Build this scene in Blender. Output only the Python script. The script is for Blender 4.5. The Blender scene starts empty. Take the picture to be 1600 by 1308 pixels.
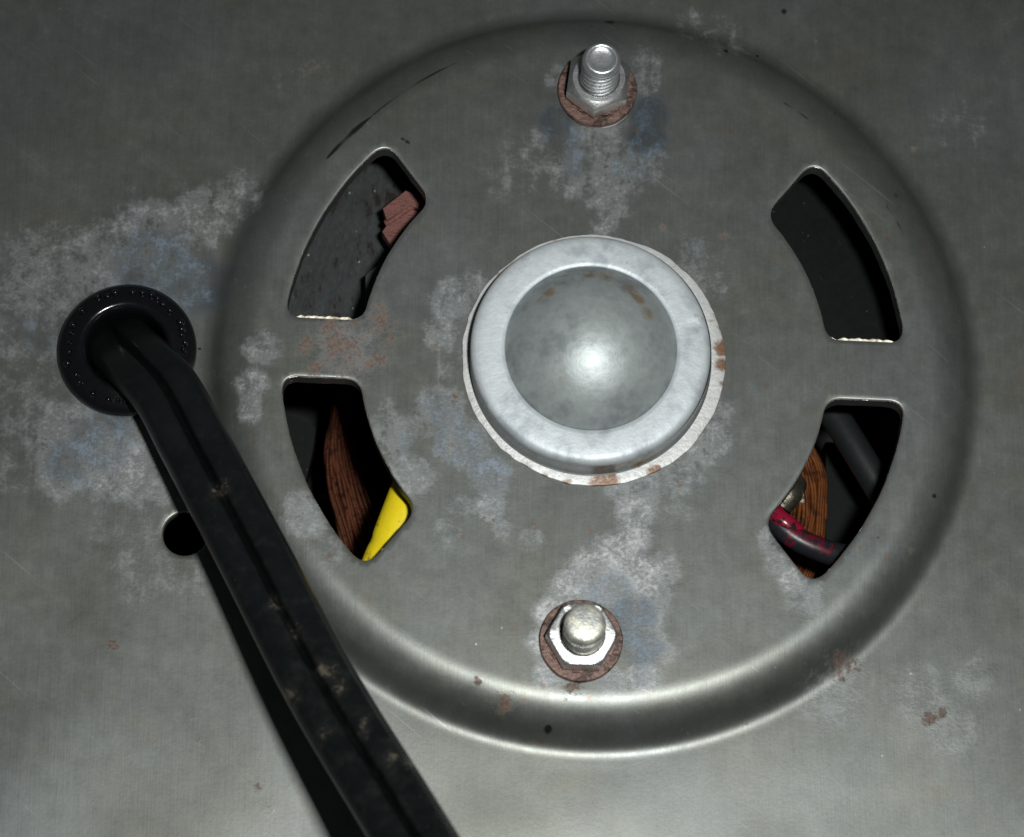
import bpy, bmesh, math, random
import numpy as np
from mathutils import Vector, Matrix, Euler
from mathutils.geometry import delaunay_2d_cdt

random.seed(7); rng = np.random.default_rng(7)
S = 0.001                                    # everything below is written in millimetres
scene = bpy.context.scene
COL = scene.collection

# ------------------------------------------------------------------ camera, lamp, world, exposure
CAM = np.array([-17.288, -112.227, 340.012])
ROT = Euler((0.29601, -0.03163, 0.03359), 'XYZ')
FPX = 4500.0
cd = bpy.data.cameras.new('camera'); cam = bpy.data.objects.new('camera', cd); COL.objects.link(cam)
cam.location = Vector(CAM) * S; cam.rotation_euler = ROT
cd.sensor_fit = 'HORIZONTAL'; cd.sensor_width = 36.0; cd.lens = FPX * 36.0 / 1600.0
cd.clip_start = 0.005; cd.clip_end = 10.0
cd.dof.use_dof = True; cd.dof.focus_distance = 0.361; cd.dof.aperture_fstop = 30.0
scene.camera = cam
scene.cycles.max_bounces = 5; scene.cycles.diffuse_bounces = 2; scene.cycles.glossy_bounces = 3; scene.cycles.caustics_reflective = False; scene.cycles.caustics_refractive = False

# the camera's own flash, a small rectangle up and to the right of the lens
ld = bpy.data.lights.new('flash', 'AREA'); ld.shape = 'RECTANGLE'; ld.size = 0.020; ld.size_y = 0.011
ld.energy = 0.172; ld.spread = math.radians(68); ld.color = (0.985, 1.0, 0.985)
flash = bpy.data.objects.new('flash', ld); COL.objects.link(flash)
Rm = ROT.to_matrix()
flash.location = (Vector(CAM) + Rm @ Vector((40, 25, -4))) * S
aim = Vector((-6, 2, 0)) * S - flash.location
flash.rotation_euler = aim.to_track_quat('-Z', 'Y').to_euler()

world = bpy.data.worlds.new('World'); scene.world = world; world.use_nodes = True
bg = world.node_tree.nodes['Background']; bg.inputs[0].default_value = (0.9, 1.0, 1.05, 1); bg.inputs[1].default_value = 0.03
vs = scene.view_settings
vs.view_transform = 'Standard'; vs.look = 'None'; vs.exposure = 0.0; vs.gamma = 1.0; vs.use_curve_mapping = False

RN = np.array(Rm)
def at(px, py, z=0.0):
    """the point at height z that the photograph shows at this pixel"""
    d = RN @ np.array([(px - 800) / FPX, -(py - 654) / FPX, -1.0])
    t = (z - CAM[2]) / d[2]
    return CAM + t * d

# ------------------------------------------------------------------ materials
def nt_new(name):
    m = bpy.data.materials.new(name); m.use_nodes = True
    nt = m.node_tree; b = nt.nodes['Principled BSDF']
    return m, nt, b
class N:
    """terse node builder"""
    def __init__(s, nt): s.nt = nt
    def node(s, t, **k):
        n = s.nt.nodes.new(t)
        for a, v in k.items(): setattr(n, a, v)
        return n
    def put(s, sock, v):
        if isinstance(v, bpy.types.NodeSocket): s.nt.links.new(v, sock)
        else: sock.default_value = v
    def m(s, op, a, b=0.0, c=0.0, clamp=False):
        n = s.node('ShaderNodeMath', operation=op, use_clamp=clamp)
        s.put(n.inputs[0], a); s.put(n.inputs[1], b); s.put(n.inputs[2], c)
        return n.outputs[0]
    def ss(s, v, lo, hi, a=0.0, b=1.0):
        n = s.node('ShaderNodeMapRange', interpolation_type='SMOOTHSTEP')
        s.put(n.inputs[0], v); n.inputs[1].default_value = lo; n.inputs[2].default_value = hi
        s.put(n.inputs[3], a); s.put(n.inputs[4], b)
        return n.outputs[0]
    def mix(s, f, a, b, mode='MIX'):
        n = s.node('ShaderNodeMix', data_type='RGBA', blend_type=mode)
        s.put(n.inputs[0], f); s.put(n.inputs[6], a if isinstance(a, bpy.types.NodeSocket) else (*a, 1)); s.put(n.inputs[7], b if isinstance(b, bpy.types.NodeSocket) else (*b, 1))
        return n.outputs[2]
    def pos(s, scale=(1, 1, 1), rotz=0.0):
        tc = s.node('ShaderNodeTexCoord')
        r = s.node('ShaderNodeMapping', vector_type='POINT'); s.nt.links.new(tc.outputs['Object'], r.inputs[0])
        r.inputs['Rotation'].default_value = (0, 0, rotz)
        r.inputs['Scale'].default_value = (1000, 1000, 1000)
        q = s.node('ShaderNodeMapping', vector_type='POINT'); s.nt.links.new(r.outputs[0], q.inputs[0])
        q.inputs['Scale'].default_value = scale
        return q.outputs[0]
    def noise(s, vec, scale, detail=4, rough=0.55, out=0):
        n = s.node('ShaderNodeTexNoise'); s.nt.links.new(vec, n.inputs['Vector'])
        n.inputs['Scale'].default_value = scale; n.inputs['Detail'].default_value = detail; n.inputs['Roughness'].default_value = rough
        return n.outputs[out]
    def vor(s, vec, scale):
        n = s.node('ShaderNodeTexVoronoi'); s.nt.links.new(vec, n.inputs['Vector']); n.inputs['Scale'].default_value = scale
        return n.outputs['Distance'], n.outputs['Color']
    def attr(s, name):
        n = s.node('ShaderNodeAttribute', attribute_name=name); return n.outputs['Fac']
    def bump(s, h, dist, strength=1.0, prev=None):
        n = s.node('ShaderNodeBump'); s.put(n.inputs['Height'], h); n.inputs['Distance'].default_value = dist; n.inputs['Strength'].default_value = strength
        if prev is not None: s.nt.links.new(prev, n.inputs['Normal'])
        return n.outputs[0]
    def grey(s, v):
        n = s.node('ShaderNodeCombineColor')
        for i in range(3): s.put(n.inputs[i], v)
        return n.outputs[0]

def panel_material():
    m, nt, b = nt_new('weathered_steel'); k = N(nt)
    P = k.pos()
    fine = k.noise(P, 2.0, 4, 0.72); mid = k.noise(P, 0.45, 5, 0.68); big = k.noise(P, 0.04, 3, 0.55)
    brush = k.noise(k.pos((4.5, 0.14, 1.0), math.radians(-2)), 1.0, 3, 0.6)
    streak = k.noise(k.pos((0.9, 0.06, 1.0), math.radians(-1)), 1.0, 3, 0.6)
    dep, blue, rust, dark, bare = (k.attr(n) for n in ('dep', 'blue', 'rust', 'dark', 'bare'))
    f0 = k.m('SUBTRACT', fine, 0.5); m0 = k.m('SUBTRACT', mid, 0.5); s0 = k.m('SUBTRACT', streak, 0.5); b0 = k.m('SUBTRACT', brush, 0.5)
    wob = k.m('ADD', k.m('MULTIPLY', f0, 0.62), k.m('ADD', k.m('MULTIPLY', m0, 1.45), k.m('MULTIPLY', s0, 0.5)))
    depm = k.ss(k.m('ADD', dep, wob), 0.30, 0.95)
    film = k.ss(k.m('ADD', dep, k.m('MULTIPLY', m0, 1.2)), 0.05, 0.70)            # thin film round the crust
    bluem = k.ss(k.m('ADD', blue, wob), 0.30, 0.85)
    rustm = k.ss(k.m('ADD', rust, k.m('ADD', k.m('MULTIPLY', f0, 1.1), k.m('MULTIPLY', m0, 1.6))), 0.30, 0.72)
    darkm = k.ss(k.m('ADD', dark, k.m('MULTIPLY', f0, 0.3)), 0.15, 0.55)
    # steel with a drawn grain running up the sheet
    c = k.mix(k.ss(big, 0.32, 0.68), (0.154, 0.159, 0.141), (0.166, 0.177, 0.172))
    g = k.m('ADD', 1.0, k.m('ADD', k.m('MULTIPLY', b0, 0.16), k.m('ADD', k.m('MULTIPLY', s0, 0.13), k.m('ADD', k.m('MULTIPLY', m0, 0.26), k.m('MULTIPLY', f0, 0.34)))))
    c = k.mix(1.0, c, k.grey(g), 'MULTIPLY')
    blot = k.noise(P, 0.13, 3, 0.6)
    c = k.mix(1.0, c, k.grey(k.m('ADD', 0.72, k.m('MULTIPLY', blot, 0.56))), 'MULTIPLY')
    c = k.mix(k.m('MULTIPLY', k.ss(k.noise(P, 0.10, 4, 0.65), 0.55, 0.78), 0.30), c, (0.20, 0.16, 0.105))   # faint tan bloom
    c = k.mix(k.m('MULTIPLY', film, 0.22), c, (0.27, 0.285, 0.30))
    crust = k.mix(k.ss(k.m('ADD', fine, k.m('MULTIPLY', m0, 0.9)), 0.26, 0.80), (0.20, 0.215, 0.225), (0.60, 0.60, 0.585))
    crust = k.mix(k.ss(dep, 0.60, 0.74), k.mix(k.ss(k.m('ADD', fine, k.m('MULTIPLY', m0, 0.8)), 0.34, 0.74), (0.15, 0.168, 0.18), (0.40, 0.42, 0.43)), crust)
    c = k.mix(k.m('MULTIPLY', depm, k.ss(dep, 0.45, 0.78, 0.36, 0.78)), c, crust)
    tv_ = k.m('ADD', dep, wob)
    tide = k.m('MULTIPLY', k.ss(tv_, 0.36, 0.46), k.ss(tv_, 0.50, 0.64, 1, 0))          # pale tide line along the edge of each patch
    c = k.mix(k.m('MULTIPLY', tide, k.m('MULTIPLY', k.ss(dep, 0.40, 0.74, 0.06, 0.40), k.ss(k.noise(P, 0.30, 3, 0.6), 0.36, 0.66))), c, (0.50, 0.515, 0.52))
    c = k.mix(k.m('MULTIPLY', bluem, 0.70), c, k.mix(k.ss(k.m('ADD', mid, k.m('MULTIPLY', f0, 0.5)), 0.36, 0.66), (0.026, 0.036, 0.056), (0.125, 0.175, 0.225)))
    c = k.mix(k.m('MULTIPLY', rustm, 0.80), c, k.mix(k.ss(fine, 0.38, 0.62), (0.170, 0.100, 0.064), (0.060, 0.034, 0.025)))
    c = k.mix(k.m('MULTIPLY', darkm, 0.92), c, (0.018, 0.018, 0.02))
    scr = k.noise(k.pos((0.045, 3.2, 1.0), math.radians(38)), 1.0, 2, 0.5)                  # faint random scratches
    c = k.mix(k.m('MULTIPLY', k.ss(scr, 0.70, 0.76), 0.30), c, (0.42, 0.42, 0.40))
    # dust specks and pin-point rust
    vd, vc = k.vor(P, 0.30); sep = k.node('ShaderNodeSeparateColor'); nt.links.new(vc, sep.inputs[0])
    sp = k.m('MULTIPLY', k.ss(vd, 0.015, 0.05, 1, 0), k.ss(sep.outputs[0], 0.80, 0.82))
    c = k.mix(k.m('MULTIPLY', sp, k.m('MULTIPLY', sep.outputs[1], 0.8)), c, (0.62, 0.61, 0.57))
    sp2 = k.m('MULTIPLY', k.ss(k.m('ADD', vd, k.m('MULTIPLY', f0, 0.35)), 0.03, 0.16, 1, 0), k.ss(sep.outputs[2], 0.93, 0.95))
    c = k.mix(k.m('MULTIPLY', sp2, 0.55), c, (0.20, 0.105, 0.06))
    c = k.mix(k.m('MULTIPLY', bare, 0.75), c, (0.58, 0.56, 0.51))
    k.put(b.inputs['Base Color'], c)
    met = k.m('MULTIPLY', k.m('SUBTRACT', 0.69, k.m('MULTIPLY', depm, 0.40)), k.m('SUBTRACT', 1.0, k.m('MULTIPLY', rustm, 0.9)))
    k.put(b.inputs['Metallic'], met)
    r = k.m('ADD', 0.415, k.m('ADD', k.m('MULTIPLY', b0, 0.07), k.m('ADD', k.m('MULTIPLY', m0, 0.16), k.m('ADD', k.m('MULTIPLY', depm, 0.06), k.m('MULTIPLY', rustm, 0.2)))))
    k.put(b.inputs['Roughness'], k.m('SUBTRACT', r, k.m('MULTIPLY', bare, 0.12)))
    b.inputs['Anisotropic'].default_value = 0.30            # drawn grain: glossier along the grain than across it
    tv = k.node('ShaderNodeCombineXYZ'); tv.inputs[0].default_value = 1.0; tv.inputs[1].default_value = 0.03
    k.put(b.inputs['Tangent'], tv.outputs[0])
    h = k.m('ADD', k.m('MULTIPLY', brush, 0.14), k.m('MULTIPLY', fine, k.m('ADD', 0.15, k.m('MULTIPLY', k.m('ADD', dep, rust), 0.45))))
    k.put(b.inputs['Normal'], k.bump(h, 0.00006, 0.8))
    return m

def simple(name, col, metallic=0.0, rough=0.5, var=0.25, scale=1.0, bumpd=0.00004, col2=None, c2_lo=0.55, c2_hi=0.7, c2_scale=0.4, spec=0.5, stretch=(1, 1, 1), coat=0.0, rust=None, specks=0.0):
    m, nt, b = nt_new(name); k = N(nt)
    P = k.pos(stretch)
    fine = k.noise(P, 2.5 * scale, 3, 0.65); mid = k.noise(P, 0.5 * scale, 3, 0.6)
    c = k.mix(1.0, col, k.grey(k.m('ADD', 1.0 - var, k.m('MULTIPLY', k.m('ADD', fine, mid), var))), 'MULTIPLY')
    if col2: c = k.mix(k.ss(k.m('ADD', k.noise(P, c2_scale, 4, 0.65), k.m('MULTIPLY', k.m('SUBTRACT', fine, 0.5), 0.25)), c2_lo, c2_hi), c, col2)
    if rust:
        rm = k.ss(k.m('ADD', k.attr('rust'), k.m('ADD', k.m('MULTIPLY', k.m('SUBTRACT', fine, 0.5), 0.7), k.m('MULTIPLY', k.m('SUBTRACT', mid, 0.5), 1.0))), 0.30, 0.75)
        c = k.mix(k.m('MULTIPLY', rm, rust[3]), c, rust[:3])
    if specks:
        vd, vc = k.vor(k.pos((1.0, 0.55, 1.0), 0.5), 1.1); sep = k.node('ShaderNodeSeparateColor'); nt.links.new(vc, sep.inputs[0])
        c = k.mix(k.m('MULTIPLY', k.m('MULTIPLY', k.ss(vd, 0.04, 0.13, 1, 0), k.ss(sep.outputs[0], 0.70, 0.72)), specks), c, (0.5, 0.52, 0.52))
        sc = k.noise(k.pos((2.6, 0.25, 1.0), -0.6), 1.0, 3, 0.6)
        c = k.mix(k.m('MULTIPLY', k.ss(sc, 0.66, 0.74), specks * 0.35), c, (0.4, 0.42, 0.42))
    k.put(b.inputs['Base Color'], c)
    b.inputs['Metallic'].default_value = metallic
    k.put(b.inputs['Roughness'], k.m('ADD', rough - 0.08, k.m('MULTIPLY', fine, 0.16)))
    b.inputs['Specular IOR Level'].default_value = spec
    b.inputs['Coat Weight'].default_value = coat; b.inputs['Coat Roughness'].default_value = 0.15
    k.put(b.inputs['Normal'], k.bump(k.m('ADD', fine, mid), bumpd, 0.7))
    return m

M = {}
M['panel'] = panel_material()
M['cut'] = simple('cut_edge_steel', (0.075, 0.078, 0.08), 0.5, 0.5, 0.5, 1.0, 0.0001, (0.05, 0.03, 0.02), 0.6, 0.75)
M['zinc'] = simple('zinc_plate', (0.50, 0.54, 0.56), 0.30, 0.52, 0.26, 0.5, 0.00006, (0.34, 0.375, 0.40), 0.44, 0.70, 0.30, rust=(0.20, 0.16, 0.10, 0.7), specks=0.12)
M['zinc_dome'] = simple('dull_zinc_dome', (0.35, 0.385, 0.38), 0.45, 0.50, 0.46, 0.35, 0.00006, (0.23, 0.25, 0.255), 0.44, 0.66, 0.16, rust=(0.23, 0.15, 0.06, 0.75), specks=0.18)
M['wall'] = simple('shaded_cap_side', (0.27, 0.285, 0.285), 0.8, 0.42, 0.35, 0.4, 0.00005, (0.20, 0.15, 0.09), 0.56, 0.74, 0.2)  # darker than the cap ring: shade on the side put into the colour
M['flange'] = simple('zinc_flange', (0.52, 0.53, 0.52), 0.25, 0.48, 0.3, 0.6, 0.0001, (0.30, 0.27, 0.22), 0.56, 0.72, 0.4, rust=(0.15, 0.07, 0.03, 0.95))
M['bolt'] = simple('plated_bolt', (0.76, 0.79, 0.80), 0.88, 0.33, 0.35, 1.2, 0.00003, (0.36, 0.33, 0.29), 0.58, 0.78)
M['nut'] = simple('plated_nut', (0.62, 0.63, 0.62), 0.94, 0.36, 0.32, 1.0, 0.00004, (0.30, 0.28, 0.24), 0.60, 0.80, 0.6)
M['oldbolt'] = simple('grimy_bolt', (0.40, 0.41, 0.38), 0.5, 0.45, 0.45, 1.0, 0.0001, (0.60, 0.585, 0.50), 0.42, 0.60, 0.5)
M['rustwasher'] = simple('rusty_washer', (0.165, 0.098, 0.078), 0.4, 0.5, 0.8, 0.8, 0.00018, (0.060, 0.034, 0.027), 0.46, 0.62, 0.7)
M['rubber'] = simple('black_grommet', (0.005, 0.005, 0.006), 0.0, 0.17, 0.3, 0.6, 0.00002, spec=0.55)
M['copper'] = simple('enamelled_copper', (0.36, 0.135, 0.075), 0.85, 0.26, 0.5, 0.8, 0.00003, (0.10, 0.045, 0.03), 0.50, 0.70, 0.8)
M['copper2'] = simple('orange_copper', (0.20, 0.062, 0.016), 0.5, 0.34, 0.6, 0.8, 0.00003, (0.06, 0.022, 0.010), 0.46, 0.66, 0.5)
M['yellow'] = simple('yellow_sleeve', (0.86, 0.67, 0.015), 0.0, 0.40, 0.22, 0.5, 0.00004, (0.40, 0.27, 0.03), 0.60, 0.72, 0.5)
M['fibre'] = simple('red_brown_fibre', (0.16, 0.058, 0.046), 0.0, 0.6, 0.9, 0.7, 0.00025, (0.07, 0.022, 0.018), 0.5, 0.7, 0.7, stretch=(1.0, 3.0, 1.0))
M['frame'] = simple('dark_motor_steel', (0.045, 0.049, 0.050), 0.5, 0.44, 0.7, 0.5, 0.00005, (0.018, 0.013, 0.010), 0.55, 0.68, 0.35, stretch=(1.6, 0.7, 1), specks=0.9)
M['frame2'] = simple('smooth_motor_steel', (0.0045, 0.0062, 0.0058), 0.1, 0.5, 0.6, 0.35, 0.00003, spec=0.14, specks=0.10)
M['void'] = simple('shaded_interior', (0.010, 0.010, 0.011), 0.0, 0.8, 0.3)  # near-black: the darkness of the closed interior is put into the colour
M['greywire'] = simple('grey_lead_sleeve', (0.013, 0.0155, 0.016), 0.0, 0.5, 0.3, 0.5, spec=0.28)
M['blackwire'] = simple('black_lead', (0.015, 0.016, 0.019), 0.0, 0.36, 0.3, 0.5, 0.00003, (0.13, 0.005, 0.018), 0.55, 0.62, 0.25, spec=0.35)
M['red'] = simple('red_lead', (0.25, 0.008, 0.03), 0.0, 0.22, 0.5, 0.5, 0.00003, (0.02, 0.01, 0.012), 0.52, 0.60, 0.4)
M['brass'] = simple('brass_terminal', (0.12, 0.11, 0.085), 0.8, 0.42, 0.8, 0.6, 0.00015)

def cord_material():
    m, nt, b = nt_new('dirty_black_cord'); k = N(nt)
    P = k.pos(); fine = k.noise(P, 1.6, 3, 0.65); mid = k.noise(P, 0.35, 3, 0.6)
    c = k.mix(k.ss(mid, 0.35, 0.7), (0.0050, 0.0066, 0.0068), (0.0075, 0.0090, 0.0092))
    dirt = k.attr('dirt')
    w = k.m('ADD', k.m('MULTIPLY', dirt, 0.45), k.m('MULTIPLY', k.m('SUBTRACT', k.noise(P, 0.55, 5, 0.62), 0.5), 1.5))
    c = k.mix(k.m('MULTIPLY', k.ss(w, 0.56, 0.74), 0.6), c, (0.19, 0.16, 0.115))
    c = k.mix(k.m('MULTIPLY', k.ss(w, 0.10, 0.60), 0.10), c, (0.10, 0.095, 0.09))
    w2 = k.m('ADD', k.m('MULTIPLY', dirt, 0.22), k.m('MULTIPLY', k.m('SUBTRACT', k.noise(P, 1.5, 4, 0.7), 0.5), 1.2))
    c = k.mix(k.m('MULTIPLY', k.ss(w2, 0.30, 0.42), 0.45), c, (0.16, 0.13, 0.09))
    k.put(b.inputs['Base Color'], c)
    b.inputs['Specular IOR Level'].default_value = 0.5
    k.put(b.inputs['Roughness'], k.m('ADD', 0.27, k.m('MULTIPLY', fine, 0.08)))
    k.put(b.inputs['Normal'], k.bump(k.m('ADD', k.m('MULTIPLY', fine, 0.10), k.ss(w, 0.5, 0.7)), 0.00006, 0.5))
    return m
M['burr'] = simple('bare_burr', (0.34, 0.32, 0.26), 0.5, 0.45, 0.6, 0.7, 0.00004, (0.12, 0.085, 0.05), 0.50, 0.64, 0.5)
M['cord'] = cord_material()

# ------------------------------------------------------------------ mesh helpers
def link(name, me, mat, parent=None, smooth=True, angle=35):
    me.materials.append(mat)
    me.polygons.foreach_set('use_smooth', [smooth] * len(me.polygons))
    if smooth and angle: me.set_sharp_from_angle(angle=math.radians(angle))
    o = bpy.data.objects.new(name, me); COL.objects.link(o)
    if parent is not None: o.parent = parent
    return o
def mesh(name, v, f, mat, parent=None, smooth=True, angle=35):
    me = bpy.data.meshes.new(name)
    base = np.array(ORIGIN.get(parent.name, (0, 0, 0))) if parent is not None else np.zeros(3)
    me.from_pydata([tuple((np.array(p) - base) * S) for p in v], [], f); me.update()
    bm = bmesh.new(); bm.from_mesh(me); bmesh.ops.recalc_face_normals(bm, faces=bm.faces); bm.to_mesh(me); bm.free()
    return link(name, me, mat, parent, smooth, angle)
ORIGIN = {}
def tag(o, label, cat, group=None):
    o['label'] = label; o['category'] = cat
    if group: o['group'] = group
    return o
def thing(name, loc, label, cat, group=None):
    o = bpy.data.objects.new(name, None); COL.objects.link(o); o.empty_display_size = 0.005
    o.location = Vector(loc) * S; ORIGIN[o.name] = tuple(loc)
    return tag(o, label, cat, group)

def lathe(prof, c=(0, 0), segs=96, rfun=None, close=False, zfun=None):
    """prof: (r, z) list; r == 0 becomes a pole"""
    v, f, rows = [], [], []
    for i, (r, z) in enumerate(prof):
        if r < 1e-6:
            rows.append([len(v)] * segs); v.append((c[0], c[1], z)); continue
        row = []
        for j in range(segs):
            a = 2 * math.pi * j / segs
            rr = r * (rfun(i, a) if rfun else 1.0)
            row.append(len(v)); v.append((c[0] + rr * math.cos(a), c[1] + rr * math.sin(a), z + (zfun(i, a) if zfun else 0)))
        rows.append(row)
    n = len(rows)
    for i in range(n if close else n - 1):
        A, B = rows[i], rows[(i + 1) % n]
        for j in range(segs):
            j2 = (j + 1) % segs
            q = [A[j], A[j2], B[j2], B[j]]; u = []
            for t in q:
                if t not in u: u.append(t)
            if len(u) > 2: f.append(u)
    return v, f

def catmull(pts, n):
    P = [np.array(p, float) for p in pts]; P = [2 * P[0] - P[1]] + P + [2 * P[-1] - P[-2]]
    out = []
    for i in range(1, len(P) - 2):
        for j in range(n):
            t = j / n; a, b, c, d = P[i - 1:i + 3]
            out.append(0.5 * (2 * b + (c - a) * t + (2 * a - 5 * b + 4 * c - d) * t * t + (-a + 3 * b - 3 * c + d) * t ** 3))
    out.append(P[-2]); return np.array(out)

def sweep(path, section, side=None, scale=None, caps=True):
    """section: list of (u, w); side: reference vector of the u axis"""
    path = np.array(path, float); n = len(path); T = np.gradient(path, axis=0); T /= np.linalg.norm(T, axis=1)[:, None]
    s0 = np.array(side if side is not None else (1, 0.2, 0), float)
    v, f = [], []; m = len(section)
    for i in range(n):
        s = s0 if (side is not None and not callable(side)) else s0
        s = s - T[i] * (s @ T[i]); s /= np.linalg.norm(s)
        if side is None: s0 = s
        w = np.cross(s, T[i]); w = w if side is None else w * (1 if True else -1)
        k = 1.0 if scale is None else scale(i / (n - 1))
        for (a, b) in section: v.append(tuple(path[i] + k * (a * s + b * w)))
    for i in range(n - 1):
        for j in range(m):
            j2 = (j + 1) % m; f.append([i * m + j, i * m + j2, (i + 1) * m + j2, (i + 1) * m + j])
    if caps: f.append(list(range(m))[::-1]); f.append([(n - 1) * m + j for j in range(m)])
    return v, f
def circ(r, n=16, rx=1.0): return [(rx * r * math.cos(2 * math.pi * j / n), r * math.sin(2 * math.pi * j / n)) for j in range(n)]

# ------------------------------------------------------------------ the sheet-metal panel
PZ = -4.0                                       # flat of the sheet; the pressed-out disc is at z = 0
_RS = np.arange(36.0, 53.0, 0.02)
_SL = np.tan(np.radians(np.interp(_RS, [41.7, 42.5, 43.1, 44.4, 45.8, 46.8, 47.5, 48.3, 49.0, 49.6], [0, 6, 15, 28, 42, 62, 58, 30, 12, 0])))   # slope of the pressed flank
_SL = np.convolve(_SL, np.ones(25) / 25, 'same')
_ZS = PZ * np.cumsum(_SL) / np.sum(_SL)
def step(r):
    """height of the pressed step: flat disc, round shoulder, wall, round foot"""
    return np.interp(np.asarray(r, float), _RS, _ZS)

def fillet(poly, corners, rc):
    """poly: list of 4 curves (each an array of points) forming a loop; rounds the 4 joints"""
    out = []
    def cut(c, d0, d1):
        seg = np.linalg.norm(np.diff(c, axis=0), axis=1); L = np.concatenate([[0], np.cumsum(seg)]); t = np.arange(d0, L[-1] - d1 + 1e-6, max(0.3, 0.3))
        if L[-1] - d1 - t[-1] > 0.05: t = np.append(t, L[-1] - d1)
        return np.stack([np.interp(t, L, c[:, 0]), np.interp(t, L, c[:, 1])], 1)
    n = len(poly)
    cs = [cut(poly[i], rc[i - 1], rc[i]) for i in range(n)]
    for i in range(n):
        out += list(cs[i])
        a, b = cs[i][-1], cs[(i + 1) % n][0]; m = poly[i][-1]
        K = 8
        for j in range(1, K):
            t = j / K; out.append((1 - t) ** 2 * a + 2 * t * (1 - t) * m + t * t * b)
    return np.array(out)

def slot(sx, sy):
    ro, ri, h = 38.95, 29.2, 3.9
    a0o, a0i = math.asin(h / ro), math.asin(h / ri); a1o, a1i = math.radians(45.7), math.radians(43.6)
    ao = np.linspace(a0o, a1o, 120); ai = np.linspace(a1i, a0i, 120)
    outer = np.stack([ro * np.cos(ao), ro * np.sin(ao)], 1); inner = np.stack([ri * np.cos(ai), ri * np.sin(ai)], 1)
    lin = lambda p, q: np.array([p + (q - p) * t for t in np.linspace(0, 1, 40)])
    loop = fillet([outer, lin(outer[-1], inner[0]), inner, lin(inner[-1], outer[0])], None, [2.5, 2.2, 2.0, 2.2])
    loop = loop * np.array([sx, sy])
    return loop if sx * sy > 0 else loop[::-1]      # counter-clockwise
def circle_loop(c, r, n): a = np.linspace(0, 2 * np.pi, n, endpoint=False); return np.stack([c[0] + r * np.cos(a), c[1] + r * np.sin(a)], 1)

GC = np.array([-58.35, -0.35])                  # grommet centre
HC = at(289, 834, PZ)[:2]                       # spare hole under the cord
SLOTS = {k: slot(*k) for k in ((-1, 1), (-1, -1), (1, 1), (1, -1))}
HOLES = list(SLOTS.values()) + [circle_loop(GC, 6.6, 60), circle_loop(HC, 2.75, 48)]

def inside(poly, P):
    x, y = P[:, 0], P[:, 1]; r = np.zeros(len(P), bool); n = len(poly)
    for i in range(n):
        x0, y0 = poly[i]; x1, y1 = poly[(i + 1) % n]
        if y0 == y1: continue
        c = ((y0 > y) != (y1 > y)) & (x < (x1 - x0) * (y - y0) / (y1 - y0) + x0); r ^= c
    return r
def normals(poly):
    t = np.roll(poly, -1, 0) - np.roll(poly, 1, 0); t /= np.linalg.norm(t, axis=1)[:, None]
    return np.stack([t[:, 1], -t[:, 0]], 1)       # outwards for a counter-clockwise loop

# wear marks: (pixel x, pixel y, radius in photo pixels, strength); placed on the sheet itself
DEP = [(60,425,85,.60),(150,405,75,.66),(235,375,85,.72),(310,340,65,.70),(375,305,50,.52),(280,440,60,.62),(50,520,90,.50),(35,620,80,.50),
 (115,690,80,.74),(180,725,70,.80),(95,735,55,.74),(232,755,50,.68),(245,690,60,.62),(60,660,50,.55),(30,720,60,.42),(230,880,70,.40),(190,830,60,.34),(300,770,40,.5),
 (405,545,35,.60),(395,600,32,.66),(390,640,26,.62),(480,805,46,.62),(520,860,30,.42),(612,680,40,.58),(640,742,44,.62),(650,665,34,.52),(600,650,30,.5),
 (705,470,40,.62),(688,520,36,.58),(705,570,28,.45),(690,635,42,.62),(722,690,48,.68),(765,742,38,.70),(765,792,30,.66),(785,826,20,.60),(735,445,30,.5),
 (1105,690,44,.62),(1065,742,38,.58),(1012,760,34,.60),(980,765,38,.62),(1122,645,28,.5),(1115,440,40,.42),(1085,400,40,.42),
 (992,795,36,.68),(992,835,34,.70),(962,872,46,.74),(922,890,40,.70),(1004,902,42,.72),(1036,888,32,.66),(895,918,38,.74),(862,958,32,.78),(846,1004,26,.72),(856,1052,26,.70),(945,915,48,.70),
 (1005,960,40,.6),(1010,1005,40,.55),(1006,1055,30,.70),(960,1062,26,.6),(1030,930,26,.55),(1040,1020,20,.5),
 (930,235,66,.52),(895,275,44,.55),(960,275,54,.58),(950,315,42,.55),(1005,255,44,.52),(942,352,30,.55),(1010,100,34,.45),(870,120,26,.48),(835,240,50,.4),(1010,130,26,.5),(800,275,50,.36),
 (540,545,62,.50),(700,830,26,.46),(715,790,22,.42),(830,840,22,.46),(1215,880,26,.66),(1240,905,30,.70),(1205,840,24,.62),(1265,925,24,.6),(1060,800,30,.34),
 (1300,1080,60,.42),(1490,1140,44,.46),(1440,1085,50,.4),(1520,1060,40,.38),(1500,200,50,.34),(1130,60,50,.46),(1085,40,40,.4),(1260,940,30,.5),(300,905,40,.36)]
BLUE = [(240,412,74,.62),(305,445,60,.64),(155,692,60,.62),(105,722,44,.62),(220,462,50,.5),(60,525,40,.42),(190,650,40,.45),
 (692,640,36,.5),(720,690,44,.60),(765,742,36,.62),(770,800,24,.45),(950,930,50,.55),(990,965,44,.68),(1002,1010,40,.68),(1000,1055,24,.5),(925,905,34,.4),
 (1015,180,38,.74),(1010,215,40,.72),(868,190,34,.66),(880,215,34,.58),(900,255,34,.5),(985,260,40,.46),(640,690,30,.4),(1085,395,30,.4)]
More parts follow.
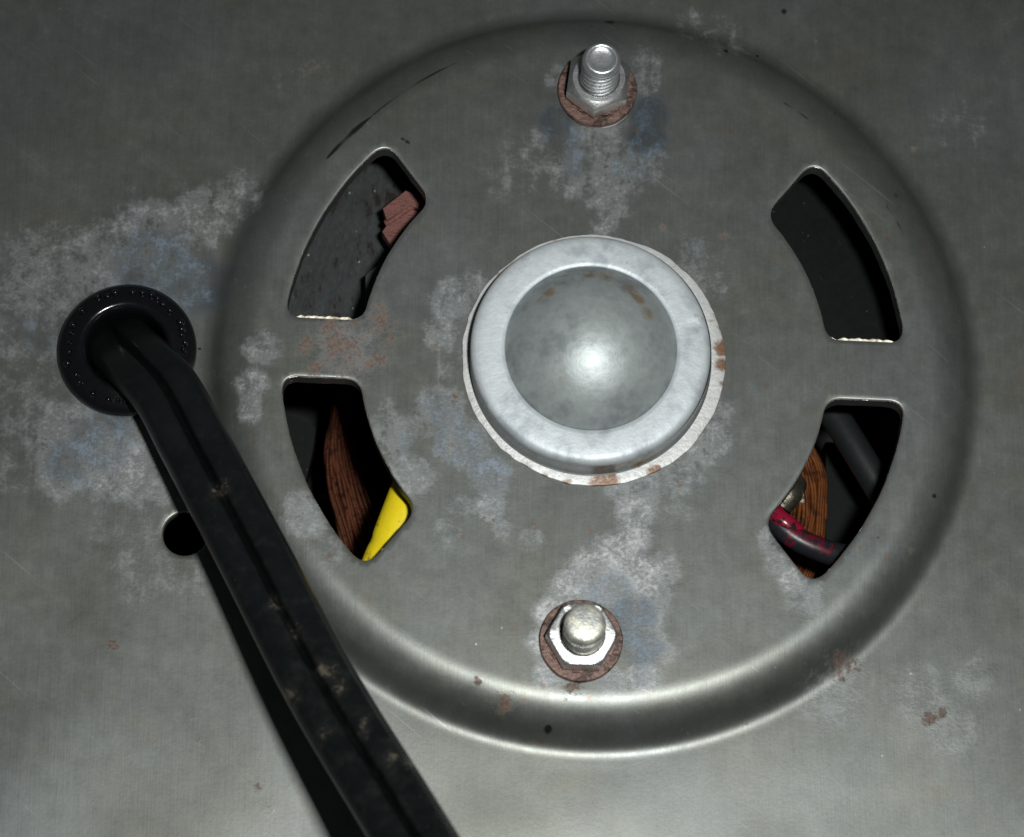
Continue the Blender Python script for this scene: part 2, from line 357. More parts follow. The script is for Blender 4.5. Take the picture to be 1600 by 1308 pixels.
RUST = [(535,545,62,.62),(600,510,32,.60),(480,545,24,.72),(512,510,24,.72),(555,506,24,.7),(530,542,34,.8),(588,560,20,.7),(560,584,24,.62),(600,500,24,.75),(606,530,20,.7),(496,574,22,.72),(1310,1040,26,.72),(1330,1030,30,.5),(896,1074,22,.6),(788,1098,20,.7),(788,1100,13,.95),(790,1092,10,.9),(745,1066,8,.8),(896,1074,13,.85),(1452,1122,15,.85),(1472,1114,10,.75),(174,1009,11,.85),(197,980,6,.6),(1426,232,9,.72),(1132,370,11,.62),(1036,355,8,.62),
 (712,620,8,.7),(730,436,6,.6),(1166,1128,6,.6),(1424,860,7,.7),(905,1062,9,.7),(1135,375,18,.4),(775,100,10,.42),(430,125,22,.4),(490,100,36,.44),(1275,65,6,.6),(1080,50,7,.6),(620,870,6,.4),(960,835,5,.6),
 (480,533,16,.62),(474,552,14,.62),(492,572,14,.68),(520,580,14,.55),(510,512,16,.62),(545,508,16,.62),(575,512,14,.55),(528,540,24,.74),(545,535,18,.66),(582,548,9,.7),(578,572,13,.66),(548,585,16,.5),
 (594,478,14,.66),(602,500,15,.68),(606,522,14,.66),(600,538,14,.6),(500,535,20,.4),(545,560,20,.4),
 (1308,1020,7,.8),(1304,1034,7,.85),(1310,1050,7,.85),(1320,1022,5,.6),(1332,1030,5,.6),(1316,1062,7,.7),(1345,1026,4,.5),(310,1155,8,.5),(400,1230,10,.5),(420,1265,12,.5),(300,1120,6,.5)]
DARK = [(955,30,9,1.0),(950,30,7,.9),(1225,18,7,.75),(856,1141,8,.9),(1400,305,7,.4),(1460,775,5,.8),(1135,78,6,.8),(925,40,4,.5),(1185,82,4,.7),(1305,175,3,.6),(1372,840,4,.5),(312,545,4,.7)]
# the long concentric scratch at the upper left of the disc, and a few shorter ones
def arc_marks(p0, p1, n, w, s):
    A, B = at(*p0), at(*p1); ra, rb = np.hypot(*A[:2]), np.hypot(*B[:2]); ta, tb = math.atan2(A[1], A[0]), math.atan2(B[1], B[0])
    return [((ra + (rb - ra) * t) * math.cos(ta + (tb - ta) * t), (ra + (rb - ra) * t) * math.sin(ta + (tb - ta) * t), w * (0.35 + 0.65 * math.sin(math.pi * t)), s * (0.75 + 0.25 * math.sin(9 * t + 1))) for t in np.linspace(0, 1, n)]
def to_mm(L):
    out = []
    for (x, y, r, s) in L:
        if L is DARK: r *= 0.72
        if L is DEP and x < 340: s *= 0.86
        p = at(x, y, 0.0); z = float(step(np.hypot(p[0], p[1]))); p = at(x, y, z); out.append((p[0], p[1], r / 12.4, s))
    return out
MARKS = {'dep': to_mm(DEP), 'blue': to_mm(BLUE), 'rust': to_mm(RUST), 'dark': to_mm(DARK)
         + arc_marks((512, 246), (580, 182), 60, 0.40, .85) + arc_marks((580, 182), (718, 95), 110, 0.26, .55)
         + arc_marks((1225, 160), (1268, 190), 40, 0.22, .5) + arc_marks((1385, 320), (1412, 365), 40, 0.22, .45)
         + arc_marks((628, 216), (640, 224), 16, 0.24, .7)}

def build_panel():
    pts = []
    X0, X1, Y0, Y1 = -150., 130., -130., 125.
    # coarse surround, finer in view, rings across the pressed step
    def grid(x0, x1, y0, y1, h):
        xs = np.arange(x0, x1 + 1e-6, h); ys = np.arange(y0, y1 + 1e-6, h * 0.866)
        g = [(x + (h / 2 if j % 2 else 0), y) for j, y in enumerate(ys) for x in xs]; return np.array(g)
    g = grid(X0, X1, Y0, Y1, 5.0); vis = lambda P, m: (P[:, 0] > -84 - m) & (P[:, 0] < 62 + m) & (P[:, 1] > -66 - m) & (P[:, 1] < 59 + m)
    g = g[~vis(g, 1.5)]; g = g[(g[:, 0] > X0 + 2) & (g[:, 0] < X1 - 2) & (g[:, 1] > Y0 + 2) & (g[:, 1] < Y1 - 2)]; pts.append(g)
    h = grid(-84, 62, -66, 59, 0.62); r = np.hypot(h[:, 0], h[:, 1]); h = h[(r < 39.6) | (r > 50.7)]; pts.append(h)
    for rr in np.concatenate([np.arange(39.9, 50.5, 0.3)]):
        n = 480; a = np.linspace(0, 2 * np.pi, n, endpoint=False) + rr * 3.1; pts.append(np.stack([rr * np.cos(a), rr * np.sin(a)], 1))
    P = np.concatenate(pts)
    # refine round small marks
    extra = []
    for kind in ('rust', 'dark'):
        for (x, y, r, s) in MARKS[kind]:
            if r < 1.3:
                st = max(0.12, r / 4.5) if r > 0.45 else 0.10
                q = np.arange(-r * 1.15, r * 1.15 + 1e-6, st); gx, gy = np.meshgrid(q + x, q + y); e = np.stack([gx.ravel(), gy.ravel()], 1)
                e = e[np.hypot(e[:, 0] - x, e[:, 1] - y) < r * 1.15]; extra.append(e + rng.uniform(-.02, .02, e.shape))
    E_ = np.concatenate(extra)
    key = np.round(E_ / 0.09).astype(int); _, idx = np.unique(key, axis=0, return_index=True); E_ = E_[idx]
    P = np.concatenate([P, E_])
    # clear the neighbourhood of every cut edge
    keep = np.ones(len(P), bool)
    for L in HOLES:
        c = L.mean(0); R = np.max(np.hypot(*(L - c).T)) + 1; near = np.where(np.hypot(*(P - c).T) < R + 1)[0]
        Q = P[near]; d = np.min(np.hypot(Q[:, None, 0] - L[None, :, 0], Q[:, None, 1] - L[None, :, 1]), axis=1)
        keep[near] &= ~(inside(L, Q) | (d < 0.55))
    P = P[keep]
    zoff = np.zeros(len(P)); bare = np.zeros(len(P))
    verts = [P]; zs = [zoff]; bs = [bare]; edges = []; base = len(P); rims = []
    RR = 0.26
    for hi, L in enumerate(HOLES):
        nrm = normals(L)
        for d in (0.0, 0.04, 0.11, 0.26):
            Q = L + nrm * d + (nrm * 0.0)
            if hi < 4 and d == 0.0:
                wob = np.array([0.05 * math.sin(i * 0.31 + hi) + 0.03 * math.sin(i * 0.83) for i in range(len(L))]); Q = Q + nrm * wob[:, None] * 0.6
            if d > 0: # drop crowded points in tight concave corners
                pass
            z = -(RR - math.sqrt(max(0, RR * RR - (RR - d) ** 2)))
            verts.append(Q); zs.append(np.full(len(Q), z)); bs.append(np.full(len(Q), 0.8 if d < 0.05 else 0.3 if d < 0.2 else 0.0))
            if d == 0.0:
                n = len(Q); edges += [(base + i, base + (i + 1) % n) for i in range(n)]; rims.append((base, n))
            base += len(Q)
    B = np.array([(X0, Y0), (X1, Y0), (X1, Y1), (X0, Y1)]); verts.append(B); zs.append(np.zeros(4)); bs.append(np.zeros(4))
    edges += [(base + i, base + (i + 1) % 4) for i in range(4)]
    V = np.concatenate(verts); Z = np.concatenate(zs); BA = np.concatenate(bs)
    ov, oe, of, vo, eo, fo = delaunay_2d_cdt([Vector(p) for p in V], edges, [], 0, 1e-5, True)
    src = np.array([o[0] if len(o) else -1 for o in vo])
    OV = np.array([tuple(p) for p in ov]); F = np.array([tuple(f) for f in of])
    cen = OV[F].mean(1); kill = np.zeros(len(F), bool)
    for L in HOLES:
        c = L.mean(0); R = np.max(np.hypot(*(L - c).T)); near = np.where(np.hypot(*(cen - c).T) < R + .5)[0]
        kill[near] |= inside(L, cen[near])
    F = F[~kill]
    ok = src >= 0; zz = np.where(ok, Z[np.maximum(src, 0)], 0); ba = np.where(ok, BA[np.maximum(src, 0)], 0)
    r = np.hypot(OV[:, 0], OV[:, 1]); z = step(r) + zz
    # the sheet is not perfectly flat
    z = z + np.where(r > 51, np.clip((r - 51) / 15, 0, 1), 0) * (0.16 * np.sin(OV[:, 0] * 0.11 + 1 + 0.6 * np.sin(OV[:, 1] * .07)) * np.cos(OV[:, 1] * 0.13 + 0.5) + 0.08 * np.sin(OV[:, 0] * 0.19 - OV[:, 1] * 0.16))
    me = bpy.data.meshes.new('panel')
    me.from_pydata(np.column_stack([OV, z]) * S, [], F.tolist()); me.update()
    for kind, L in MARKS.items():
        val = np.zeros(len(OV))
        for (x, y, rad, s) in L:
            d = np.hypot(OV[:, 0] - x, OV[:, 1] - y); i = d < rad * 1.3
            u = np.clip(1 - d[i] / (rad * 1.3), 0, 1); t = np.clip(u / (0.55 if kind in ('dep', 'blue') else 0.95), 0, 1); t = t * t * (3 - 2 * t) if kind in ('dep', 'blue') else t ** 0.7
            val[i] = np.maximum(val[i], s * t)
        a = me.attributes.new(kind, 'FLOAT', 'POINT'); a.data.foreach_set('value', val.astype(np.float32))
    a = me.attributes.new('bare', 'FLOAT', 'POINT'); a.data.foreach_set('value', ba.astype(np.float32))
    o = link('steel_panel', me, M['panel'], None, True, None)
    tag(o, 'weathered grey sheet-steel panel with a raised round motor cover and four vent slots', 'panel')
    # cut edges: each opening has a turned-down lip of its own
    for hi, L in enumerate(HOLES):
        nrm = normals(L); depth = 2.3 if hi < 4 else 1.2
        zb = 0.0 if hi < 4 else PZ
        if hi < 4:
            L = L + nrm * np.array([0.05 * math.sin(i * 0.31 + hi) + 0.03 * math.sin(i * 0.83) for i in range(len(L))])[:, None] * 0.6
        v, f = [], []; n = len(L)
        for (d, zz_) in ((0.0, -RR), (-0.03, -depth * 0.5), (-0.04, -depth), (0.5, -depth - 0.02), (0.9, -depth + 0.25)):
            v += [(p[0] + q[0] * d, p[1] + q[1] * d, zb + zz_) for p, q in zip(L, nrm)]
        for k in range(4): f += [[k * n + i, k * n + (i + 1) % n, (k + 1) * n + (i + 1) % n, (k + 1) * n + i] for i in range(n)]
        mesh('slot_lip' if hi < 4 else 'hole_lip', v, f, M['cut'], o)
    for sx in (-1, 1):                                   # bright torn burr along the lower edge of each upper slot
        xs = np.linspace(30.3, 37.4, 48); v, f = [], []
        for i, x in enumerate(xs):
            e = min(1, i / 4, (47 - i) / 4); w = (0.36 + 0.08 * math.sin(i * 0.45) + 0.06 * math.sin(i * 1.1 + sx)) * e + 0.02
            for (dy, z) in ((-0.05, -0.30), (-0.02, -0.06 * e - 0.14), (w * 0.6, -0.12), (w, -0.30), (w * 0.7, -0.55)): v.append((sx * x, 3.9 + dy, z))
        for i in range(47):
            for q in range(4): f.append([i * 5 + q, i * 5 + q + 1, i * 5 + q + 6, i * 5 + q + 5])
        mesh('edge_burr', v, f, M['burr'], o)
    return o
panel = build_panel()

# dark inside of the cabinet under the sheet (walls and floor)
def box_in(x0, x1, y0, y1, z0, z1):
    v = [(x, y, z) for z in (z0, z1) for (x, y) in ((x0, y0), (x1, y0), (x1, y1), (x0, y1))]
    return v, [[0, 1, 2, 3], [0, 1, 5, 4], [1, 2, 6, 5], [2, 3, 7, 6], [3, 0, 4, 7]]
cab = mesh('cabinet_interior', *box_in(-150.2, 130.2, -130.2, 125.2, -75, PZ), M['void'], None, False); cab['kind'] = 'structure'

# ------------------------------------------------------------------ hub: flange, cap, dome
HX, HY = -0.75, -0.25
hub = thing('bearing_cap', (0, 0, 0), 'round silvery bearing cap with a domed centre in the middle of the disc', 'cap')
jag = [rng.uniform(-1, 1) for _ in range(240)]
def jagf(i, a):
    if i not in (1, 2): return 1.0
    j = int(a / (2 * math.pi) * 240) % 240
    sm = 0.5 * jag[j] + 0.3 * jag[j - 1] + 0.3 * jag[(j + 1) % 240] + 0.4 * math.sin(a * 7 + 1) + 0.4 * math.sin(a * 13)
    return 1.0 + 0.006 * sm
v, f = lathe([(16.25, -0.02), (16.42, 0.10), (16.35, 0.34), (16.0, 0.42), (15.2, 0.45), (14.0, 0.5)], (-0.15, -0.05), 240, jagf)
fl = mesh('flange', v, f, M['flange'], hub)
def mark(o, pts, verts):
    V = np.array(verts); val = np.zeros(len(V))
    for (px_, py_, rad, st, z) in pts:
        p = at(px_, py_, z); d = np.linalg.norm(V - p, axis=1) / (rad / 12.5); val = np.maximum(val, st * np.clip(1.25 - d, 0, 1))
    a = o.data.attributes.new('rust', 'FLOAT', 'POINT'); a.data.foreach_set('value', val.astype(np.float32))
mark(fl, [(1132, 545, 24, .95, .3), (1130, 572, 20, .9, .3), (1133, 515, 22, .85, .3), (1128, 495, 18, .8, .3), (1122, 480, 12, .7, .3), (1108, 462, 12, .7, .3), (1095, 450, 10, .5, .3), (1128, 600, 10, .7, .3), (940, 757, 26, .95, .3), (955, 752, 20, .8, .3), (1018, 738, 14, .9, .3), (1028, 734, 10, .8, .3), (885, 756, 14, .7, .3), (850, 742, 10, .6, .3), (775, 425, 12, .5, .3), (990, 374, 10, .4, .3)], v)
v, f = lathe([(15.15, 0.46), (14.98, 0.56), (14.86, 0.85), (14.80, 1.3), (14.78, 2.4), (14.78, 3.9)], (HX * .8, HY * .5), 128); mesh('side_wall', v, f, M['wall'], hub)
prof = [(14.78, 3.9), (14.78, 4.3), (14.68, 4.66), (14.45, 4.92), (14.1, 5.08), (13.6, 5.16), (12.9, 5.2), (12.0, 5.22), (11.2, 5.23), (10.66, 5.2), (10.58, 5.1), (10.5, 4.8)]
def dent(i, a):
    d = ((a - 0.26 + math.pi) % (2 * math.pi)) - math.pi
    return -0.16 * math.exp(-(d / 0.05) ** 2) if 5 <= i <= 6 else -0.06 * math.exp(-(d / 0.06) ** 2) if i in (4, 7) else 0
v, f = lathe(prof, (HX, HY), 160, None, False, dent); cr = mesh('cap_ring', v, f, M['zinc'], hub, True, 60)
mark(cr, [(978, 412, 8, .7, 5.2), (1088, 492, 9, .6, 5.2), (1085, 553, 8, .5, 5.2), (786, 585, 6, .6, 5.2), (1035, 620, 6, .5, 5.2), (900, 690, 8, .4, 5.1), (780, 450, 14, .35, 5.2), (1060, 440, 12, .4, 5.2)], v)
prof = [(10.62, 4.72)]; Hd = 5.6; Rb = 10.55; Rs = (Rb * Rb + Hd * Hd) / (2 * Hd)
for t in np.sin(np.linspace(math.pi / 2, 0, 30)):
    r = Rb * t; prof.append((r, 5.0 + math.sqrt(Rs * Rs - r * r) - (Rs - Hd)))
v, f = lathe(prof, (HX, HY + 0.1), 128); dm = mesh('dome', v, f, M['zinc_dome'], hub, True, 60)
mark(dm, [(1008, 495, 24, .75, 7.5), (1000, 465, 22, .6, 8), (985, 445, 20, .5, 8), (945, 430, 24, .62, 7.5), (925, 432, 20, .5, 7.5), (858, 455, 20, .6, 8), (846, 470, 14, .55, 7.5), (880, 440, 16, .4, 8), (990, 520, 20, .45, 8.5), (880, 592, 14, .42, 9), (808, 525, 10, .4, 6.5), (960, 590, 14, .35, 9)], v)

# ------------------------------------------------------------------ bolts
def nut_mesh(c, z0, h, R, rot, rin, kc=0.97):
    ap = R * math.cos(math.pi / 6); n = 72; rows = []
    hexr = lambda a: ap / math.cos(((a - rot + math.pi / 6) % (math.pi / 3)) - math.pi / 6)
    def ring(fr, fz):
        return [(c[0] + fr(a) * math.cos(a), c[1] + fr(a) * math.sin(a), fz(a)) for a in (rot + math.pi / 6 + 2 * math.pi * j / n for j in range(n))]
    rc = ap * kc
    ch = lambda a: max(0.0, hexr(a) - rc) * math.tan(math.radians(32))
    rows = [ring(lambda a: rin, lambda a: z0), ring(lambda a: hexr(a) - 0.15, lambda a: z0), ring(hexr, lambda a: z0 + 0.15 + ch(a) * .3), ring(hexr, lambda a: z0 + h - ch(a) - 0.08),
            ring(lambda a: hexr(a) - 0.10, lambda a: z0 + h - ch(a) * .9 + 0.0 ), ring(lambda a: min(rc, hexr(a) - 0.08) - 0.12, lambda a: z0 + h + 0.03), ring(lambda a: rin + 0.35, lambda a: z0 + h + 0.03), ring(lambda a: rin, lambda a: z0 + h - 0.3)]
    v = [p for r in rows for p in r]; f = []
    for k in range(len(rows) - 1): f += [[k * n + j, k * n + (j + 1) % n, (k + 1) * n + (j + 1) % n, (k + 1) * n + j] for j in range(n)]
    return v, f
def thread_mesh(c, z0, z1, rmaj, rmin, pitch, segs=56):
    per = 14; nz = int((z1 - z0) / pitch * per); v, f = [], []
    for i in range(nz + 1):
        z = z0 + (z1 - z0) * i / nz
        for j in range(segs):
            ph = ((z - z0) / pitch - j / segs) % 1.0
            tri = 1 - abs(2 * ph - 1); tri = min(1, max(0, (tri - 0.12) / 0.72))
            r = rmin + (rmaj - rmin) * tri; a = 2 * math.pi * j / segs
            v.append((c[0] + r * math.cos(a), c[1] + r * math.sin(a), z))
    for i in range(nz): f += [[i * segs + j, i * segs + (j + 1) % segs, (i + 1) * segs + (j + 1) % segs, (i + 1) * segs + j] for j in range(segs)]
    return v, f
def washer_mesh(c, r0, r1, z0, z1, wob=0.0):
    b = 0.12
    return lathe([(r0, z0), (r1 - b, z0), (r1, z0 + b), (r1, z1 - b), (r1 - b, z1), (r1 - 0.7, z1 + 0.02), (r0 + b, z1), (r0, z1 - b)], c, 96, (lambda i, a: 1 + wob * math.sin(3 * a + 1) + wob * math.sin(11 * a) * .5), True)
def tooth_washer(c, r0, r1, z0, n=14):
    v, f = [], []; k = n * 6
    for (rr, zz, tooth) in ((r0, z0, 0), (r1, z0, 1), (r1, z0 + 0.45, 1), (r0, z0 + 0.45, 0)):
        for j in range(k):
            a = 2 * math.pi * j / k; ph = (j % 6) / 6
            on = 1.0 if ph < 0.55 else 0.0
            r = rr - (0.9 * (1 - on) if tooth else 0); tw = (ph - 0.27) * 0.5 * on if tooth else 0
            v.append((c[0] + r * math.cos(a), c[1] + r * math.sin(a), zz + tw))
    for q in range(4):
        f += [[q * k + j, q * k + (j + 1) % k, ((q + 1) % 4) * k + (j + 1) % k, ((q + 1) % 4) * k + j] for j in range(k)]
    return v, f

bx, by = -0.63, 36.0
b1 = thing('bolt', (bx, by, 0), 'shiny threaded stud with hex nut at the top of the disc', 'bolt', 'studs holding the motor')
mesh('washer', *washer_mesh((bx, by), 2.5, 5.05, 0.05, 0.95, .004), M['rustwasher'], b1)
mesh('collar', *lathe([(3.9, -0.02), (4.6, 0.0), (4.75, 0.15), (4.6, 0.3), (3.9, 0.3)], (bx + 0.1, by - 0.35), 64), M['flange'], b1)
mesh('lock_washer', *tooth_washer((bx, by), 2.6, 3.95, 1.02), M['rustwasher'], b1)
mesh('nut', *nut_mesh((bx, by), 1.55, 3.0, 4.4, math.radians(-66), 2.35, 0.90), M['nut'], b1, True, 28)
th = mesh('shank', *thread_mesh((bx, by), 3.6, 9.3, 2.42, 1.84, 1.06), M['bolt'], b1, True, None)
prof = [(1.98, 9.2), (2.3, 9.35), (2.42, 9.55), (2.36, 9.9), (2.12, 10.3), (1.92, 10.45), (1.75, 10.42), (1.62, 10.25), (1.3, 10.12), (0.7, 10.08), (0, 10.07)]
mesh('stud_end', *lathe(prof, (bx, by), 64), M['bolt'], b1, True, 60)

cx, cy = -0.80, -36.0
b2 = thing('bolt', (cx, cy, 0), 'stubby grimy stud with bright hex nut at the bottom of the disc', 'bolt', 'studs holding the motor')
mesh('washer', *washer_mesh((cx, cy), 2.5, 5.05, 0.05, 0.85, .006), M['rustwasher'], b2)
mesh('lock_washer', *tooth_washer((cx, cy), 2.6, 4.05, 0.9), M['rustwasher'], b2)
mesh('nut', *nut_mesh((cx, cy), 1.45, 2.9, 4.35, math.radians(31.5), 2.4, 1.06), M['nut'], b2, True, 28)
mesh('shank', *thread_mesh((cx, cy), 3.6, 7.4, 2.46, 2.2, 1.06), M['oldbolt'], b2, True, None)
prof = [(2.3, 7.3), (2.44, 7.5), (2.5, 7.7), (2.5, 9.35), (2.42, 9.65), (2.2, 9.9), (1.95, 10.0), (1.4, 10.08), (0.7, 10.14), (0, 10.15)]
mesh('stud_end', *lathe(prof, (cx, cy), 64, lambda i, a: 1 + 0.012 * math.sin(3 * a + i)), M['oldbolt'], b2, True, 60)

# ------------------------------------------------------------------ grommet
gr = thing('cable_grommet', (GC[0], GC[1], PZ), 'black ribbed plastic grommet where the cord leaves the panel', 'grommet')
prof = [(8.3, PZ + 0.02), (8.6, PZ + 0.3), (8.68, PZ + 0.7), (8.6, PZ + 1.15), (8.3, PZ + 1.6), (7.85, PZ + 1.95), (7.3, PZ + 2.15), (6.7, PZ + 2.3), (6.1, PZ + 2.55), (5.65, PZ + 2.6), (5.25, PZ + 2.4), (5.0, PZ + 2.0), (4.85, PZ + 1.4), (4.8, PZ - 1), (4.8, PZ - 7), (6.3, PZ - 7), (6.4, PZ - 0.2)]
mesh('collar', *lathe(prof, GC, 120, None, True), M['rubber'], gr, True, 50)
v, f = [], []
a = 0.0
while a < 2 * math.pi:
    r = 7.3 + random.uniform(-0.3, 0.3); R = random.uniform(0.36, 0.62); px_, py_ = GC[0] + r * math.cos(a), GC[1] + r * math.sin(a)
    if random.random() < 0.82:
        vv, ff = lathe([(R, PZ + 2.0), (R * 0.9, PZ + 2.25), (R * 0.6, PZ + 2.55), (R * 0.25, PZ + 2.68), (0, PZ + 2.7)], (px_, py_), 12); n0 = len(v); v += vv; f += [[n0 + q for q in x] for x in ff]
    a += random.uniform(0.10, 0.2)
mesh('embossed_dots', v, f, M['rubber'], gr)

# ------------------------------------------------------------------ power cord: two cores side by side in one jacket
cpts = [at(168, 508, -24), at(176, 520, -13), at(189, 541, -5.5), at(222, 571, -0.3), at(262, 615, 2.6), at(302, 690, 4.2), at(326, 735, 5.6), at(400, 875, 10.5), at(503, 1073, 17.5), at(622, 1268, 27), at(690, 1380, 35), at(800, 1560, 50)]
path = catmull(cpts, 14)
def half(u):
    e = 1 - (abs(u) / 4.35) ** 5
    return 2.3 * max(0.0, e) ** 0.46 - 0.42 * ((abs(u) - 2.2) / 2.1) ** 2 + 0.10 * math.exp(-((abs(u) - 3.5) / 0.35) ** 2) - 1.25 * math.exp(-(u / 0.34) ** 2) if abs(u) < 4.349 else 0.0
us = np.concatenate([-4.35 * np.cos(np.linspace(0, math.pi / 2, 14))[:-1] ** 0.5, np.linspace(-0.9, 0.9, 13), (4.35 * np.cos(np.linspace(math.pi / 2, 0, 14))[1:] ** 0.5)])
us = np.unique(np.round(us, 3)); us = us[np.concatenate([[True], np.diff(us) > 0.06])]
sec = [(u, half(u)) for u in us] + [(u, -half(u)) for u in us[::-1][1:-1]]
cord = thing('power_cord', tuple(at(215, 570, PZ)), 'thick black two-core power cord running from the grommet down to the bottom edge', 'cord')
v, f = sweep(path, sec, side=(0.89, 0.45, 0.05))
jk = mesh('jacket', v, f, M['cord'], cord, True, 55)
V = np.array(v); y = V[:, 1]; dirt = np.clip((-8 - y) / 45, 0, 1) * 0.42 + 0.12
spots = [at(*p) for p in ((345, 768, 8), (430, 945, 15), (458, 985, 17), (505, 1048, 20), (520, 1052, 20), (530, 1075, 22), (448, 1075, 20), (455, 1090, 21), (570, 1130, 26), (500, 1145, 24), (610, 1175, 30), (640, 1180, 30))]
for p in spots:
    d = np.hypot(V[:, 0] - p[0], V[:, 1] - p[1]); dirt = np.maximum(dirt, 1.5 * np.exp(-(d / 1.5) ** 2))
a_ = jk.data.attributes.new('dirt', 'FLOAT', 'POINT'); a_.data.foreach_set('value', dirt.astype(np.float32))

# ------------------------------------------------------------------ the motor seen through the slots
def slab(poly, z0, z1, bev=0.3):
    n = len(poly); c = np.mean(poly, 0); v, f = [], []
    for (k, z) in ((1, z0), (1, z1 - bev), (0.99, z1)):
        v += [(c[0] + (p[0] - c[0]) * k, c[1] + (p[1] - c[1]) * k, z) for p in poly]
    for q in range(2): f += [[q * n + j, q * n + (j + 1) % n, (q + 1) * n + (j + 1) % n, (q + 1) * n + j] for j in range(n)]
    f += [list(range(n))[::-1], list(range(2 * n, 3 * n))]
    return v, f
def pix(L, z): return [at(x, y, z)[:2] for (x, y) in L]
mf = thing('motor_frame', (0, 0, -60), 'dark steel motor frame seen down through the vent slots', 'motor')
v, f = lathe([(46.5, -9), (46.5, -62), (0, -62)], (0, 0), 96); mesh('housing', v, f, M['void'], mf)
mesh('end_plate', *slab(pix([(400, 160), (660, 190), (640, 420), (572, 470), (560, 560), (400, 545)], -19), -22, -19), M['frame'], mf, True, 30)
mesh('end_plate', *slab(pix([(1120, 200), (1290, 190), (1480, 380), (1490, 600), (1250, 590), (1150, 400)], -19), -22, -19), M['frame2'], mf, True, 30)
mesh('side_plate', *slab(pix([(400, 640), (470, 652), (494, 668), (490, 700), (474, 770), (400, 820)], -34), -37, -34), M['frame2'], mf, True, 30)
mesh('core_block', *slab(pix([(1290, 690), (1330, 690), (1400, 790), (1390, 880), (1290, 850)], -34), -45, -34), M['frame2'], mf, True, 30)
mesh('bracket', *slab(pix([(571, 430), (620, 390), (640, 510), (571, 505)], -12), -14, -12), M['frame'], mf, True, 30)
fb = thing('insulator_tab', tuple(at(630, 350, -13)), 'red-brown fibre insulator tab inside the upper left slot', 'insulator')
mesh('leaf', *slab(pix([(598, 326), (634, 298), (648, 303), (690, 318), (668, 330), (640, 322), (604, 344)], -10.6), -13.2, -10.6), M['fibre'], fb, True, 30)
mesh('leaf', *slab(pix([(606, 350), (642, 327), (668, 336), (700, 345), (680, 420), (612, 386), (597, 362)], -11.2), -13.2, -11.2), M['fibre'], fb, True, 30)
mesh('cord_tie', *sweep(catmull([at(602, 350, -11.6), at(622, 338, -11.2), at(644, 323, -11.2), at(670, 330, -11.6)], 6), circ(0.42, 10), scale=lambda t: 1 + 0.25 * math.sin(t * 40)), M['fibre'], fb, True, 60)
# winding, lower left
def winding(name, label, pts, widths, n, layers, r, z, mat, ref):
    t = thing(name, tuple(at(pts[0][0], pts[0][1], z)), label, 'winding', 'copper windings of the motor')
    base = catmull([at(x, y, z) for (x, y) in pts], 8); W = np.interp(np.linspace(0, 1, len(base)), np.linspace(0, 1, len(widths)), widths)
    T = np.gradient(base, axis=0); T /= np.linalg.norm(T, axis=1)[:, None]; side = np.cross(T, (0, 0, 1.0)); side /= np.linalg.norm(side, axis=1)[:, None]
    for l in range(layers):
        for i in range(n):
            u = (i + 0.5 * (l % 2)) / (n - 1) * 2 - 1; u = max(-1.05, min(1.05, u))
            ph = random.uniform(0, 6.28); wob = np.array([0.16 * math.sin(q * 0.35 + ph) for q in range(len(base))])
            pth = base + side * ((u * W + wob)[:, None]); pth[:, 2] += -l * r * 1.5 - (u ** 2) * 1.4 + rng.uniform(-.3, .3)
            vv, ff = sweep(pth, circ(r, 8)); mesh('strand', vv, ff, mat, t, True, 80)
    return t
winding('copper_winding', 'bundle of brown copper wire strands inside the lower left slot', [(540, 590), (532, 640), (531, 700), (545, 765), (566, 835), (592, 905), (620, 960)], [.9, 1.0, 1.75, 2.35, 2.6, 2.6, 2.6], 9, 2, 0.27, -36, M['copper'], None)
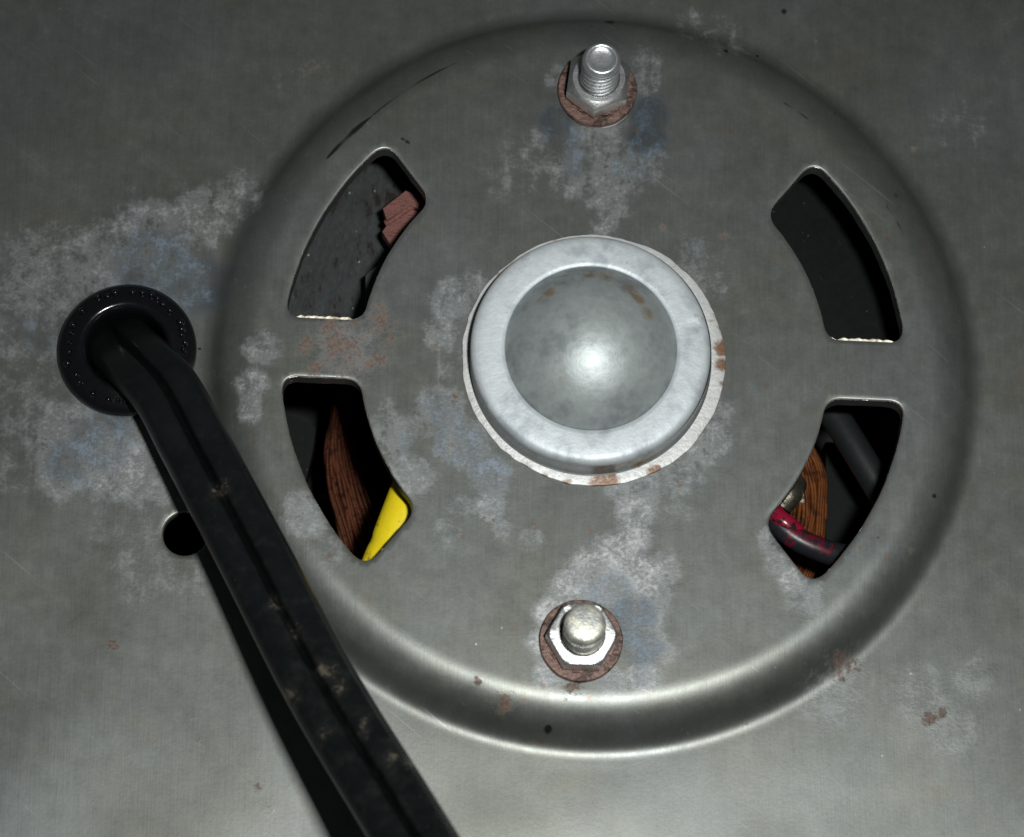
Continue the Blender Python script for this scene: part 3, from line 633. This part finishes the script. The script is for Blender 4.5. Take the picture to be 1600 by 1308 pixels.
winding('copper_winding', 'orange copper winding inside the lower right slot', [(1240, 680), (1262, 730), (1268, 780), (1262, 840), (1235, 910), (1200, 950)], [2.0, 2.1, 2.1, 2.1, 2.1, 2.1], 13, 2, 0.27, -24, M['copper2'], None)
# yellow sleeve
yp = [at(570, 960, -8.0), at(592, 910, -8.0), at(630, 815, -8.0), at(668, 715, -9), at(690, 650, -11)]
v, f = sweep(catmull(yp, 16), circ(2.3, 20, 1.35), side=(0.94, 0.3, 0), scale=lambda t: 1 - 0.05 * math.exp(-((t - 0.40) / 0.02) ** 2) + 0.012 * math.sin(t * 14))
ys = mesh('wire_sleeve', v, f, M['yellow'], None, True, 60); tag(ys, 'bright yellow wire sleeve crossing the lower left slot', 'sleeve')
# grey lead, lower right
gp = [at(1255, 590, -20), at(1300, 645, -19), at(1345, 715, -18), at(1392, 795, -18), at(1430, 870, -20)]
v, f = sweep(catmull(gp, 8), circ(1.95, 18)); gw = mesh('lead_wire', v, f, M['greywire'], None, True, 60); tag(gw, 'dark grey sleeved lead slanting across the lower right slot', 'wire')
# black and red lead
rp = [at(1196, 790, -10), at(1212, 815, -8.2), at(1245, 842, -8), at(1290, 862, -8.5), at(1335, 872, -10), at(1390, 880, -13)]
v, f = sweep(catmull(rp, 8), circ(1.55, 18)); rw = mesh('lead_wire', v, f, M['blackwire'], None, True, 60); tag(rw, 'glossy black lead with red patches at the bottom of the lower right slot', 'wire')
rp = [at(1208, 800, -7.8), at(1218, 811, -7.4), at(1230, 820, -7.4), at(1244, 833, -8)]
v, f = sweep(catmull(rp, 6), circ(1.25, 16)); mesh('red_patch', v, f, M['red'], rw, True, 60)
# brass terminal
bt = thing('wire_terminal', tuple(at(1245, 770, -14)), 'small crumpled brass terminal beside the orange winding', 'terminal')
mesh('barrel', *sweep(catmull([at(1222, 790, -13), at(1238, 772, -12.5), at(1246, 752, -14)], 6), circ(1.1, 14, 1.3)), M['brass'], bt, True, 40)
mesh('tongue', *sweep(catmull([at(1238, 765, -12), at(1250, 770, -12.4), at(1252, 786, -13)], 6), [(-.4, -.12), (.4, -.12), (.4, .12), (-.4, .12)]), M['brass'], bt, True, 40)
